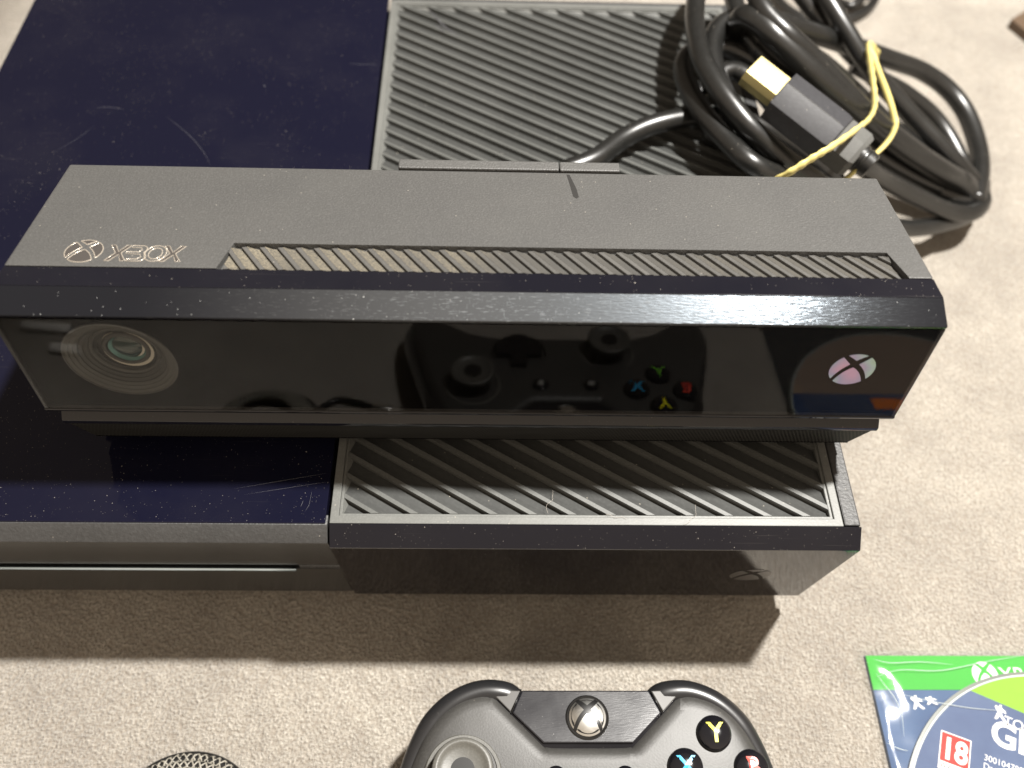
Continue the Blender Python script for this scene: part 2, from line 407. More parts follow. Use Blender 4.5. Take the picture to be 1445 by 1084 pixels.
def text_mesh(name, s, size, place, mat, parent, depth=.15, align='LEFT', shear=0, bold=0, **k):
    cu = bpy.data.curves.new('t', 'FONT'); cu.body = s; cu.size = size; cu.align_x = align; cu.shear = shear
    cu.extrude = depth; cu.offset = bold; cu.resolution_u = 4
    o = bpy.data.objects.new('t', cu); COL.objects.link(o)
    dg = bpy.context.evaluated_depsgraph_get(); me = bpy.data.meshes.new_from_object(o.evaluated_get(dg))
    V = [place(v.co.x, v.co.y, v.co.z+depth) for v in me.vertices]; F = [tuple(p.vertices) for p in me.polygons]
    bpy.data.objects.remove(o); bpy.data.curves.remove(cu); bpy.data.meshes.remove(me)
    return mesh(name, V, F, mat, parent, **k)

def arc(a0, a1, n=14, r=1.0):
    return [(r*math.cos(math.radians(a0+(a1-a0)*i/n)), r*math.sin(math.radians(a0+(a1-a0)*i/n))) for i in range(n+1)]
def qbez(a, b, c, n=8):
    return [((1-t)**2*a[0]+2*t*(1-t)*b[0]+t*t*c[0], (1-t)**2*a[1]+2*t*(1-t)*b[1]+t*t*c[1]) for t in [i/n for i in range(1, n)]]
def sphere_lobes():
    """the four panes left by the X across a round emblem, unit circle"""
    e = lambda a: (math.cos(math.radians(a)), math.sin(math.radians(a)))
    bot = arc(-130, -50, 16)+qbez(e(-50), (.42, -.12), (0, .14))+[(0, .14)]+qbez((0, .14), (-.42, -.12), e(-130))
    right = arc(-38, 52, 16)+qbez(e(52), (.45, .62), (.20, .34))+[(.20, .34)]+qbez((.20, .34), (.62, -.05), e(-38))
    left = [(-x, y) for x, y in right][::-1]
    top = arc(64, 116, 10)+qbez(e(116), (-.25, .80), (0, .58))+[(0, .58)]+qbez((0, .58), (.25, .80), e(64))
    return [bot, right, left, top]
def offset_in(poly, f):
    cx = sum(p[0] for p in poly)/len(poly); cyy = sum(p[1] for p in poly)/len(poly)
    return [(cx+(p[0]-cx)*f, cyy+(p[1]-cyy)*f) for p in poly]

# ------------------------------------------------------------------ the carpet
mesh('carpet', [(-2500, -2500, 0), (2500, -2500, 0), (2500, 2500, 0), (-2500, 2500, 0)], [(0, 1, 2, 3)], M_CARPET)
bpy.data.objects['carpet']['kind'] = 'structure'; bpy.data.objects['carpet']['label'] = 'beige short-pile carpet under everything'

# ------------------------------------------------------------------ game console
con = thing('game_console', (0, 136, 0), 'large black game console, glossy left half and slatted right half, under the sensor bar', 'game console')
XR = 166.5
box('base', (-160, 9, 0), (160, 268, 15), M_DARK, con, 1)
box('body', (-165.5, 3.5, 14), (165.5, 276, 72), M_TRIM, con, .8)
box('top_panel', (-XR, .3, 71.9), (-.5, 276.8, 79), M_NAVY, con, .35, label='glossy navy-black top panel with dust and scratches')
# right top: matte rails round the vent field
VX0, VX1, VY0, VY1 = 4.6, 159.3, 3.0, 270.5
box('side_rail', (161.4, .9, 71.9), (XR, 276.8, 78.7), M_TRIM, con, .5)
box('rear_rail', (.6, 274.4, 71.9), (161.2, 276.8, 78.6), M_TRIM, con, .4)
def frame_ring(name, x0, y0, x1, y1, wd, z0, z1, mat, par):
    V = []; F = []
    for z in (z0, z1):
        V += [(x0, y0, z), (x1, y0, z), (x1, y1, z), (x0, y1, z), (x0+wd, y0+wd, z), (x1-wd, y0+wd, z), (x1-wd, y1-wd, z), (x0+wd, y1-wd, z)]
    for i in range(4):
        j = (i+1) % 4
        F += [(8+i, 8+j, 12+j, 12+i), (i, 4+i, 4+j, j), (i, j, 8+j, 8+i), (4+i, 12+i, 12+j, 4+j)]
    return mesh(name, V, F, mat, par, bevel=.25)
frame_ring('vent_frame', .7, .6, 161.1, 274.3, 2.6, 74, 78.6, M_FRAME, con)
frame_ring('vent_frame', 3.31, 3.21, 158.5, 271.7, 1.0, 72.5, 78.0, M_FRAME, con)
box('vent_floor', (3.2, 3.2, 71.9), (158.6, 271.8, 72.6), M_DARK, con, 0)
KS = 1.65; PU = 12.35
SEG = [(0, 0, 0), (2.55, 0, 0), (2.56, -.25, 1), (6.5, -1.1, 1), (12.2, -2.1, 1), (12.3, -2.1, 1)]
ubase = 17.4+KS*2.4-1.25
rect = (4.35, 4.25, 157.45, 270.7)
V = [(4.32, 271.65, 78.0), (157.5, 271.65, 78.0), (157.5, 266.3, 73.2), (4.32, 266.3, 73.2), (4.32, 271.65, 72.7), (157.5, 271.65, 72.7)]
mesh('rear_wedge', V, [(0, 1, 2, 3), (0, 4, 5, 1), (3, 2, 5, 4), (0, 3, 4), (1, 5, 2)], M_FRAME, con)
V = [(4.33, 4.3, 77.9), (4.33, 266.2, 77.9), (7.6, 266.2, 73.2), (7.6, 4.3, 73.2), (4.33, 4.3, 72.7), (4.33, 266.2, 72.7)]
mesh('side_wedge', V, [(0, 1, 2, 3), (0, 4, 5, 1), (3, 2, 5, 4), (0, 3, 4), (1, 5, 2)], M_FRAME, con)
k0 = int((rect[0]+KS*rect[1]-ubase)/PU)-2
for k in range(k0, k0+60):
    u0 = ubase+k*PU
    if u0 > rect[2]+KS*rect[3]: break
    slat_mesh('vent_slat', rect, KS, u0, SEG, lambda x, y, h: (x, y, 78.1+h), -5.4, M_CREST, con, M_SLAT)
# front, right: sloping glossy lip and a face that leans back under it
extrude_x('front_panel', [(.2, 78.9), (-5.6, 74.1), (-5.5, 73.3), (2.0, 13.7), (4.5, 13.7), (3.3, 70), (.45, 78.6)], .75, XR, M_NAVY2, con, .45, label='glossy right front panel')
# front, left: grained chamfer, dark face with disc slot
extrude_x('front_trim', [(.0, 78.6), (-4.4, 74.6), (-4.3, 74.0), (3.4, 74.0), (3.4, 78.6)], -XR, .1, M_TRIM, con, .4)
extrude_x('front_panel', [(-4.0, 73.9), (-.9, 48.5), (3.0, 48.5), (3.4, 73.9)], -XR, .1, M_SATIN, con, .3, label='left front panel above the disc slot')
extrude_x('front_panel', [(-.9, 44.8), (-.45, 43.8), (2.6, 14.5), (5, 14.5), (3.4, 44.8)], -XR, .1, M_SATIN, con, .5, label='left front panel below the disc slot')
extrude_x('disc_slot', [(1.6, 48.4), (1.6, 44.9), (3.0, 44.9), (3.0, 48.4)], -XR, -14, M_MIDBLK, con, 0)
extrude_x('slot_end', [(-.8, 48.4), (-.8, 44.9), (3.0, 44.9), (3.0, 48.4)], -13.8, .1, M_BLACK, con, .2)
tube('slot_glint', [Vector((x, -1.0, 45.1)) for x in (-160, -60, -30, -15)], .65, M_SLOT_GLINT, con, 12)  # added tube; its pale blue metal paints a highlight along the slot
# power emblem low on the right front
def onfront(x, y, h):
    t = (74.1-(44+y))/60.4; return (140+x, -5.6+7.6*t-h, 44+y)
plate('power_emblem', [[(7*x, 7*y) for x, y in p] for p in sphere_lobes()], onfront, -.1, .12, M_LOGOIN, con)
# scratches on the tops
def scratch(pts, r, z=79.0):
    P = catmull([at(px, py, z) for px, py in pts], 5); P = [Vector((p.x, p.y, z+.0)) for p in P]
    tube('scratch', P, lambda t: max(.01, r*math.sin(math.pi*min(1, max(0, t)))), M_SCRATCH, con, 6, .25)
for pts, r in ((((234, 165), (252, 178), (272, 196), (288, 216), (297, 233)), .09), (((134, 153), (152, 151), (176, 155)), .07), (((75, 215), (110, 195), (134, 176)), .1),
               (((372, 120), (374, 123)), .3), (((490, 90), (536, 92)), .06), (((428, 706), (424, 716)), .12), (((440, 692), (436, 712), (430, 722)), .1), (((330, 610+80), (460, 668)), .06), (((345, 698), (462, 680)), .05)):
    scratch(pts, r)
for pts, r in ((((604, 12), (616, 26), (630, 40), (646, 51)), .35), (((612, 34), (628, 46)), .25)):
    scratch(pts, r, 78.3)
# hairs caught on the front vent
def hair(x, y, ln, a, seed):
    rnd = random.Random(seed); P = []; q = a
    p = Vector((x, y, 78.9))
    for i in range(9):
        P.append(p.copy()); q += rnd.uniform(-.7, .7); p = p+Vector((math.cos(q), math.sin(q), 0))*ln/8; p.z = 78.9+rnd.uniform(0, .5)
    return tube('hair', catmull(P, 4), .04, M_HAIR, con, 5)
for i, (px, py, ln, a) in enumerate(((780, 692, 9, -1.2), (855, 726, 7, .3), (965, 740, 9, .1))):
    p = at(px, py, 79); hair(p.x, p.y, ln, a, i+3)

# ------------------------------------------------------------------ motion sensor bar
KX = 45.48
sen = thing('sensor_bar', (KX, 60, 79), 'long black motion sensor bar with glass front, standing across the top of the console', 'sensor bar')
def ontop(x, s, h=0):          # on the sloping top: x from the middle, s back from the front edge, h above
    L = math.hypot(49.3, 10.05); c_, s_ = 49.3/L, 10.05/L
    return Vector((KX+x, 39.9+s*c_+h*s_, 151.35-s*s_+h*c_))
kbody = extrude_x('body', [(89.2, 141.3), (39.9, 151.35), (41.0, 147.0), (41.5, 112), (33, 86), (84, 85.5), (90.5, 112)], KX-123.5, KX+123.5, M_MATTE, sen, .6)
V = [ontop(x, s_, h) for h in (-1.9, 3) for x, s_ in ((-64.6, -3), (115.4, -3), (113.6, 11.4), (-65.6+2.4, 11.4))]
V = [ontop(x, s_, h) for h in (-1.9, 3) for x, s_ in ((-69.0, -3), (117.6, -3), (114.2, 11.4), (-66.0, 11.4))]
cut = mesh('cutter', V, [(0, 3, 2, 1), (4, 5, 6, 7), (0, 1, 5, 4), (1, 2, 6, 5), (2, 3, 7, 6), (3, 0, 4, 7)], M_DARK, sen)
md = kbody.modifiers.new('groove', 'BOOLEAN'); md.operation = 'DIFFERENCE'; md.object = cut; md.solver = 'EXACT'
nm = bpy.data.meshes.new_from_object(kbody.evaluated_get(bpy.context.evaluated_depsgraph_get()))
kbody.modifiers.clear(); kbody.data = nm; bpy.data.objects.remove(cut)
# glossy bezel round the glass
extrude_x('bezel', [(39.7, 151.30, -.1), (33.42, 151.15, .9), (33.42, 147.3, .9), (40.8, 147.3, 0)], KX-123.5, KX+123.5, M_NAVY2, sen, .2)
extrude_x('bezel_edge', [(33.40, 151.13, .9), (25.6, 148.5, 1.0), (25.8, 147.3, 1.0), (33.40, 147.3, 1.0)], KX-123.5, KX+123.5, M_BEZEL, sen, .2, label='scuffed front edge of the bezel with a painted sheen')
for s in (-1, 1):
    x = KX+s*124.5
    def yz(y, z): return (x, y, z)
    V = [(x, 25.6, 147.2), (x, 40.6, 147.2), (x, 40.6, 112), (x, 21.5, 109.6)]; V += [(v[0]-s*1.2, v[1], v[2]) for v in V]
    mesh('bezel_side', V, [(0, 1, 2, 3), (4, 7, 6, 5), (0, 4, 5, 1), (1, 5, 6, 2), (2, 6, 7, 3), (3, 7, 4, 0)], M_BLACK, sen, bevel=.25)
extrude_x('bezel_sill', [(21.2, 110.1), (21.4, 108.9), (40.8, 108.9), (40.8, 110.6), (22.6, 110.6)], KX-124.5, KX+124.5, M_BLACK, sen, .25)
def onpanel(x, z, h=0):         # x from the bar's middle, z absolute, h out of the glass
    t = (148.5-z)/38.5; return Vector((KX+x, 25.55-4.1*t-h, z))
V = [onpanel(s*a, z, h) for h in (.0, -1.1) for s, a, z in ((-1, 123.6, 147.4), (1, 123.6, 147.4), (1, 123.6, 110.7), (-1, 123.6, 110.7))]
mesh('front_glass', V, [(0, 3, 2, 1), (4, 5, 6, 7), (0, 1, 5, 4), (1, 2, 6, 5), (2, 3, 7, 6), (3, 0, 4, 7)], M_SMOKE, sen)
# what shows through the glass: backing with a round camera well
LX, LZ, LR = -97.0, 129.5, 15.2
N = 48; V = []; F = []
ring = [onpanel(LX+LR*math.cos(2*math.pi*i/N), LZ+LR*math.sin(2*math.pi*i/N), -1.6) for i in range(N)]
rim = []
for i in range(N):
    q = 2*math.pi*i/N; c_, s_ = math.cos(q), math.sin(q)
    tx = ((123.2-LX) if c_ > 0 else (123.2+LX))/abs(c_) if abs(c_) > 1e-6 else 1e9
    tz = ((147.2-LZ) if s_ > 0 else (LZ-110.9))/abs(s_) if abs(s_) > 1e-6 else 1e9
    t = min(tx, tz); rim.append(onpanel(LX+t*c_, LZ+t*s_, -1.6))
V = ring+rim; F = [(i, (i+1) % N, N+(i+1) % N, N+i) for i in range(N)]
for kx_, kz_ in ((123.2, 147.2), (123.2, 110.9), (-123.2, 110.9), (-123.2, 147.2)):
    an = math.atan2(kz_-LZ, kx_-LX) % (2*math.pi); rim[round(an/(2*math.pi)*N) % N] = onpanel(kx_, kz_, -1.6)
V = ring+rim
mesh('inner_plate', V, F, M_VOID, sen)
c0 = onpanel(LX, LZ, -1.5); AX = (0, 1, -.07)
cone = []
for j in range(9): 
    r = LR-j*1.1; cone += [(r, j*.55), (r-.35, j*.55), (r-.4, j*.55+.25)]
cone += [(5.2, 5.2)]
lathe('camera_well', c0, cone[:11], M_RING, sen, 56, AX, False)
lathe('well_step', c0, cone[9:], M_RINGD, sen, 56, AX)
lathe('well_ring', c0+Vector((1.2, 2.2, 1.6)), [(9.4, .6), (9.3, -.1), (8.9, -.3), (8.5, 0), (8.4, .6)], M_RING, sen, 56, AX, False)
lathe('lens_barrel', c0+Vector((2.2, 3.0, 3.2)), [(6.4, 1), (6.4, -1.2), (6.0, -1.6), (5.2, -1.5), (4.8, -.6), (4.6, .6)], M_RINGD, sen, 48, AX, False)
lathe('lens', c0+Vector((2.2, 3.0, 3.2)), [(4.5, 0), (4.0, -.7), (2.8, -1.25), (1.4, -1.5), (.1, -1.6)], M_LENS, sen, 40, AX)
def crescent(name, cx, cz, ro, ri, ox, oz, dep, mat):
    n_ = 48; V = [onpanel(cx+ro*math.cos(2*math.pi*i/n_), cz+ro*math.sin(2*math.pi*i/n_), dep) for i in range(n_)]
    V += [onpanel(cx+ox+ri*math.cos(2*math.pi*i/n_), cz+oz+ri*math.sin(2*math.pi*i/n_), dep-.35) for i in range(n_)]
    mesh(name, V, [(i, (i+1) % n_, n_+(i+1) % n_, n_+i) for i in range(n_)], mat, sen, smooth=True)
crescent('lens_glint', LX+2.6, LZ+3.0, 6.8, 5.2, -1.3, 1.2, -3.0, M_LENS_GLINT)  # lens highlights painted as a pale and a teal crescent
crescent('lens_glint', LX+2.4, LZ+3.3, 4.9, 4.2, .4, .5, -3.0, M_TEAL)
# silver emblem on the glass at the right
plate('emblem', [[(6.3*x, 6.3*y) for x, y in p] for p in sphere_lobes()], lambda x, y, h: onpanel(104.6+x, 131.4+y, h), .02, .14, M_IRI, sen)
# underside: gloss strip and perforated grille below the glass
extrude_x('lower_strip', [(25.4, 104.2), (22.7, 101.6), (22.6, 100.0), (27, 99.5), (40, 104.2)], KX-123.2, KX+123.2, M_BLACK, sen, .3)
extrude_x('under_body', [(27, 108.8), (27.2, 104.3), (41, 104.3), (41, 108.8)], KX-122, KX+122, M_MIDBLK, sen, 0)
extrude_x('grille', [(23.4, 99.9, 0), (27.2, 85.2, -2.6), (45, 85.0, -2.6), (45, 99.4, 0)], KX-122.8, KX+122.8, M_GRILLE, sen, 0)
extrude_x('grille_edge', [(27.0, 85.15), (27.6, 84.5), (45, 84.5), (45, 84.95)], KX-120.4, KX+120.4, M_BLACK, sen, .15)
box('stand_foot', (KX-38, 40, 79.05), (KX+38, 84, 81.6), M_DARK, sen, .6)
box('stand_neck', (KX-22, 50, 81.5), (KX+22, 82, 87), M_DARK, sen, .5)
# hinge block behind the top edge
box('hinge_cover', (21, 89.6, 120), (70.2, 93.5, 141.9), M_MATTE, sen, .5)
box('hinge_cover', (70.5, 89.6, 120), (89, 93.5, 141.9), M_MATTE, sen, .5)
# top surface frame: s = mm back from front top edge
def ontop(x, s, h=0):
    L = math.hypot(49.3, 10.05); c_, s_ = 49.3/L, 10.05/L
    return Vector((KX+x, 39.9+s*c_+h*s_, 151.35-s*s_+h*c_))
# ribbed strip along the front of the top, set in a shallow frame
RK = .66
rr = (-66.6, .15, 114.2, 10.7)
V = [ontop(*p) for p in ((-67.2, .2, -1.86), (115.0, .2, -1.86), (113.6, 11.2, -1.86), (-65.6, 11.2, -1.86))]
mesh('rib_bed', V, [(0, 1, 2, 3)], M_VOID, sen)
PR = 4.88; SR = [(0, -.30, 1), (1.35, -.18, 1), (1.36, -.12, 0), (1.7, -.16, 0), (2.5, -.50, 0), (3.5, -.85, 0), (4.5, -1.05, 0), (4.55, -1.05, 0)]
k0 = int((rr[0])/PR)-3; n = 0
for k in range(k0, k0+60):
    u0 = rr[0]+k*0+(k-k0-1)*PR
    if u0 > rr[2]+RK*rr[3]: break
    slat_mesh('rib', rr, RK, u0, SR, lambda x, y, h: ontop(x, y, h-.5*max(0, (y-9.6))), -1.8, M_DUSTRIB, sen, M_TRIMR)
for a, b in (((-66.9, .15), (115.9, .6)), ((-66.9, 11.3), (115.9, 12.0))):
    pass
# rub mark
mk = [(0, 0), (.9, .1), (1.6, -3), (2.6, -8), (3.0, -12.4), (2.2, -13.2), (1.3, -12), (.7, -6)]
p0 = at(800, 244, 143)
plate('rub_mark', [[(p0.x-KX+x, 50.2-1.0+y+0) for x, y in mk]], lambda x, y, h: ontop(x, y, h), .01, .03, M_SMUDGE, sen)
# raised emblem and word on the top, left: pale wires paint the highlight along the edges
def outline(name, polys, place, r, mat, par):
    V = []; F = []
    for p in polys:
        pts = [Vector(place(x, y, 0)) for x, y in p]; pts.append(pts[0].copy())
        v, f = tube_vf(pts, r, 6); b = len(V); V += v; F += [tuple(i+b for i in q) for q in f]
    return mesh(name, V, F, mat, par, smooth=True)
LOB = [[(4.9*x, 4.9*y) for x, y in p] for p in sphere_lobes()]
pl = lambda x, y, h: ontop(-104.9+x, 6.7+y, h)
plate('emblem', LOB, pl, .0, .05, M_LOGOIN, sen); outline('emblem_glint', LOB, pl, .12, M_LINE, sen)
def letter_X(x, w_, h_, t):
    a = [(x, 0), (x+t, 0), (x+w_/2+t*.3, h_*.42), (x+w_-t, 0), (x+w_, 0), (x+w_/2+t*.62, h_/2), (x+w_, h_), (x+w_-t, h_), (x+w_/2+t*.0, h_*.58), (x+t, h_), (x, h_), (x+w_/2-t*.55, h_/2)]
    return a
def ell(cx, cyy, rx, ry, n=26): return [(cx+rx*math.cos(2*math.pi*i/n), cyy+ry*math.sin(2*math.pi*i/n)) for i in range(n)]
HL = 6.6
lx1 = letter_X(0, 5.6, HL, 1.3); lx2 = letter_X(14.6, 5.8, HL, 1.3)
lb = [(5.0, 2.9), (6.2, 2.9), (6.2, 0), (9.3, 0)]+arc(-90, 90, 6, 1.6)
lb = [(5.9, 0), (9.0, 0)]+[(8.9+1.75*x, 1.75+1.75*y) for x, y in arc(-80, 60, 6)]+[(8.7+1.5*x, 4.95+1.6*y) for x, y in arc(-50, 80, 6)]+[(5.9, HL), (5.9, HL-.9), (8.5, HL-.9), (8.9, 4.9), (8.4, 3.9), (4.9, 3.9), (4.9, 3.1), (8.8, 2.9), (9.4, 1.8), (8.6, .9), (5.9, .9)]
lo1 = ell(12.9, HL/2, 2.9, HL/2); lo2 = ell(12.9, HL/2, 1.8, HL/2-1)
pw = lambda x, y, h: ontop(-98.4+x*.98, 2.6+y*1.05, h)
outline('word_glint', [lx1, lb, lo1, lo2, lx2], pw, .115, M_LINE, sen)
plate('word_inlay', [lx1, lx2], pw, 0, .05, M_LOGOIN, sen)

# ------------------------------------------------------------------ cables
def zc(px):                     # cable pile: on the console at left, slumping to the carpet at right
    T = [(800, 84), (980, 88), (1060, 92), (1120, 84), (1200, 62), (1280, 40), (1340, 24), (1400, 12)]
    if px <= T[0][0]: return T[0][1]
    for (a, za), (b, zb) in zip(T[:-1], T[1:]):
        if px <= b: return za+(zb-za)*(px-a)/(b-a)
    return T[-1][1]
def path(pts, n=7):
    return catmull([at(px, py, zc(px)+dz) for px, py, dz in pts], n)
CR = 4.3
hd = thing('video_cable', at(1200, 150, 40), 'thick black video cable coiled beside the console, its gold plug held under a rubber band', 'cable')
tube('cable_run', path([(1200, 224, 12), (1222, 238, 10), (1250, 255, 6), (1296, 279, 4), (1340, 298, 3), (1372, 300, 4), (1386, 284, 5), (1378, 262, 6),
    (1352, 232, 12), (1325, 203, 13), (1292, 168, 12), (1255, 128, 12), (1222, 88, 14), (1192, 40, 16), (1166, -2, 16), (1140, -40, 14), (1090, -75, 10), (1030, -70, 12), (992, -30, 14),
    (980, 20, 16), (988, 75, 18), (1006, 112, 17), (1030, 146, 14), (1064, 186, 8), (1110, 226, 4), (1170, 268, 2), (1250, 318, -14), (1320, 318, -8), (1376, 296, -5), (1385, 255, 6)]), CR, M_CABLE, hd, 16)
tube('cable_run', path([(1376, 285, 6), (1383, 240, 8), (1378, 200, 8), (1362, 158, 8), (1336, 125, 8), (1300, 100, 7), (1256, 84, 7), (1204, 66, 5), (1156, 50, 4), (1105, 34, 3), (1060, 26, 4), (1022, 34, 6), (1005, 62, 6),
    (1008, 100, 5), (1030, 150, 3), (1075, 200, 0), (1140, 255, -2), (1200, 290, -4)]), 4.8, M_CABLE, hd, 16)
tube('cable_run', path([(1060, -30, 22), (1071, 2, 22), (1086, 24, 22), (1114, 51, 22), (1150, 84, 22), (1190, 125, 22), (1236, 171, 21), (1290, 212, 18), (1334, 240, 13), (1358, 254, 12), (1368, 262, 8)]), CR, M_CABLE, hd, 16)
kc = thing('sensor_cable', at(1100, 150, 60), 'thicker black sensor cable leaving the back of the sensor bar and looping through the coil', 'cable')
tube('cable_run', path([(800, 240, 2), (840, 224, 1.5), (876, 198, 0), (906, 182, 0), (937, 172, 0), (972, 166, -1), (1010, 165, -3), (1060, 175, -4), (1120, 205, -5), (1180, 255, -5)]), 4.2, M_CABLE, kc, 16)
tube('cable_run', path([(1100, 250, 0), (1062, 232, 2), (1025, 198, 4), (992, 160, 6), (970, 122, 6), (964, 96, 6), (972, 78, 5), (996, 68, 3), (1030, 70, 0), (1080, 95, -2)]), 4.3, M_CABLE, kc, 16)
tube('cable_run', path([(1046, 60, -4), (1040, 38, 6), (1052, 24, 14), (1072, 32, 17), (1100, 58, 18), (1150, 106, 18), (1210, 158, 18), (1272, 206, 16), (1322, 238, 14), (1352, 256, 10), (1366, 272, 5), (1352, 280, 0), (1310, 262, -4), (1250, 226, -6), (1180, 180, -8)]), 5.3, M_CABLE, kc, 18)
tube('cable_run', path([(1120, -20, 4), (1150, 20, 3), (1185, 60, 1), (1230, 108, -3), (1270, 150, -6), (1310, 200, -8), (1350, 245, -6)]), 4.0, M_CABLE, kc, 14)
tube('cable_run', path([(975, 150, -4), (1000, 118, 0), (1032, 100, 2), (1065, 118, 0), (1100, 160, -4), (1140, 215, -8)]), 4.2, M_CABLE, kc, 14)
tube('cable_run', path([(1050, 40, 2), (1080, 82, 3), (1120, 125, 3), (1165, 165, 3), (1215, 205, 2), (1270, 240, 0), (1330, 270, -2)]), 4.4, M_CABLE, kc, 14)
tube('cable_run', path([(1000, 190, -8), (1050, 210, -6), (1100, 240, -6), (1150, 275, -6)]), 4.2, M_CABLE, kc, 14)
tube('cable_run', path([(1205, 92, 0), (1238, 110, 3), (1278, 132, 4), (1318, 165, 4), (1345, 205, 4), (1364, 248, 3), (1366, 280, 0)]), 4.2, M_CABLE, kc, 14)
tube('cable_run', path([(1085, 48, 0), (1125, 66, 2), (1165, 92, 3), (1205, 128, 3), (1250, 172, 2), (1300, 215, 2), (1345, 262, 0)]), 4.2, M_CABLE, kc, 14)
tube('cable_run', path([(1030, -20, 6), (1042, 20, 5), (1060, 60, 2), (1090, 100, 0), (1125, 140, -2), (1160, 190, -4)]), 4.2, M_CABLE, kc, 14)
bc = thing('spare_cable', at(1190, 10, 4), 'thin dark cable loop on the carpet behind the coil, at the top edge', 'cable')
tube('cable_run', catmull([at(1060, -60, 6), at(1085, -20, 5), at(1110, 12, 4), at(1150, 30, 4), at(1195, 27, 4), at(1225, 12, 4), at(1238, -10, 4), at(1240, -50, 4)], 7), 2.9, M_CABLE, bc, 12)
tube('cable_run', catmull([at(1150, -40, 4), at(1168, -8, 4), at(1200, 8, 8), at(1225, -10, 8)], 7), 2.9, M_CABLE, bc, 12)
# plug, a child of the video cable
A = at(1156, 210, 0); 
tip = at(1058, 98, 116); tail = at(1206, 213, 104)
ax = (tail-tip).normalized(); side = ax.cross(Vector((0, 0, 1))).normalized()     # points towards the camera side
nrm = side.cross(ax).normalized()
if nrm.z < 0: nrm = -nrm
roll = math.radians(-8); s2 = math.cos(roll)*side+math.sin(roll)*nrm; n2 = -math.sin(roll)*side+math.cos(roll)*nrm
print('AX', ax, side, nrm)
PS = 1.3
def pb(a, s, n): return tip+(ax*a+s2*s+n2*n)*PS
def sect(rows, name, mat, par, bevel=.4):
    V = []; F = []; n = len(rows[0][1])
    for a, pts in rows: V += [pb(a, s, q) for s, q in pts]
    for j in range(len(rows)-1):
        for i in range(n): F.append((j*n+i, j*n+(i+1) % n, (j+1)*n+(i+1) % n, (j+1)*n+i))
    F.append(tuple(range(n))); F.append(tuple(range((len(rows)-1)*n, len(rows)*n)))
    return mesh(name, V, F, mat, par, bevel=bevel)
def rc(wd, ht): return [(-wd, ht), (wd, ht), (wd, -ht), (-wd, -ht)]
shell_s = [(-4.8, 2.2), (3.4, 2.2), (4.7, .2), (4.7, -2.6), (-4.8, -2.6)]
lng = (tail-tip).length
sh = sect([(0, shell_s), (11.5, shell_s)], 'gold_shell', M_GOLD, hd, .3)
sect([(-.06, [(s*.86, q*.78) for s, q in shell_s]), (.5, [(s*.86, q*.78) for s, q in shell_s])], 'shell_mouth', M_MIDBLK, sh, 0)
mesh('moulding_seam', [pb(12.5, -.55, 4.42), pb(12.5, -.35, 4.45), pb(31, -.35, 4.45), pb(31, -.55, 4.42)], [(0, 1, 2, 3)], M_PLUG2, hd)
mesh('shell_mark', [pb(4, -1, 2.12), pb(4, 1, 2.12), pb(4.5, 1, 2.12), pb(4.5, -1, 2.12), pb(4, .6, 2.13), pb(3, .6, 2.13), pb(3, 1, 2.13), pb(4, 1, 2.13)], [(0, 1, 2, 3), (4, 5, 6, 7)], M_SMUDGE, sh)
b1 = [(-6.8, 3.0), (-.4, 4.4), (6.4, 1.6), (7.2, -5), (-6.8, -5)]
sect([(11.4, b1), (12.0, b1), (31, b1), (33, [(s*.95, q*.95) for s, q in b1])], 'plug_body', M_PLUG, hd, .5)
b2 = [(s*.93, q*.93) for s, q in b1]
sect([(33.02, b2), (40, b2), (41.5, [(s*.8, q*.8) for s, q in b1])], 'strain_relief', M_PLUG2, hd, .5)
lathe('cable_collar', pb(40, 0, -1), [(5.6, 0), (5.4, 3), (4.9, 3.3), (4.9, 4.2), (5.2, 4.6), (4.9, 7.5), (4.3, 8)], M_CABLE, hd, 24, tuple(ax))
# rubber band
rb = thing('rubber_band', at(1230, 150, 60), 'yellow rubber band stretched round the cable coil', 'rubber band')
def bandpath(pts): return catmull([at(px, py, zc(px)+dz) for px, py, dz in pts], 8)
tube('band_strand', bandpath([(1245, 86, 2), (1232, 68, 16), (1225, 64, 21), (1228, 90, 24), (1232, 120, 27), (1234, 148, 28), (1226, 168, 40), (1204, 186, 52), (1172, 208, 50), (1142, 226, 40), (1110, 246, 28), (1080, 262, 15)]),
     lambda t: 1.75+.25*math.sin(t*150), M_RUBBER, rb, 8, .6)
tube('band_strand', bandpath([(1238, 88, 4), (1226, 66, 21), (1236, 92, 22), (1250, 128, 25), (1261, 162, 27), (1262, 182, 27), (1250, 203, 40), (1226, 226, 47), (1206, 242, 38), (1190, 256, 26)]),
     lambda t: 1.7+.1*math.sin(t*40), M_RUBBER, rb, 8, .6)

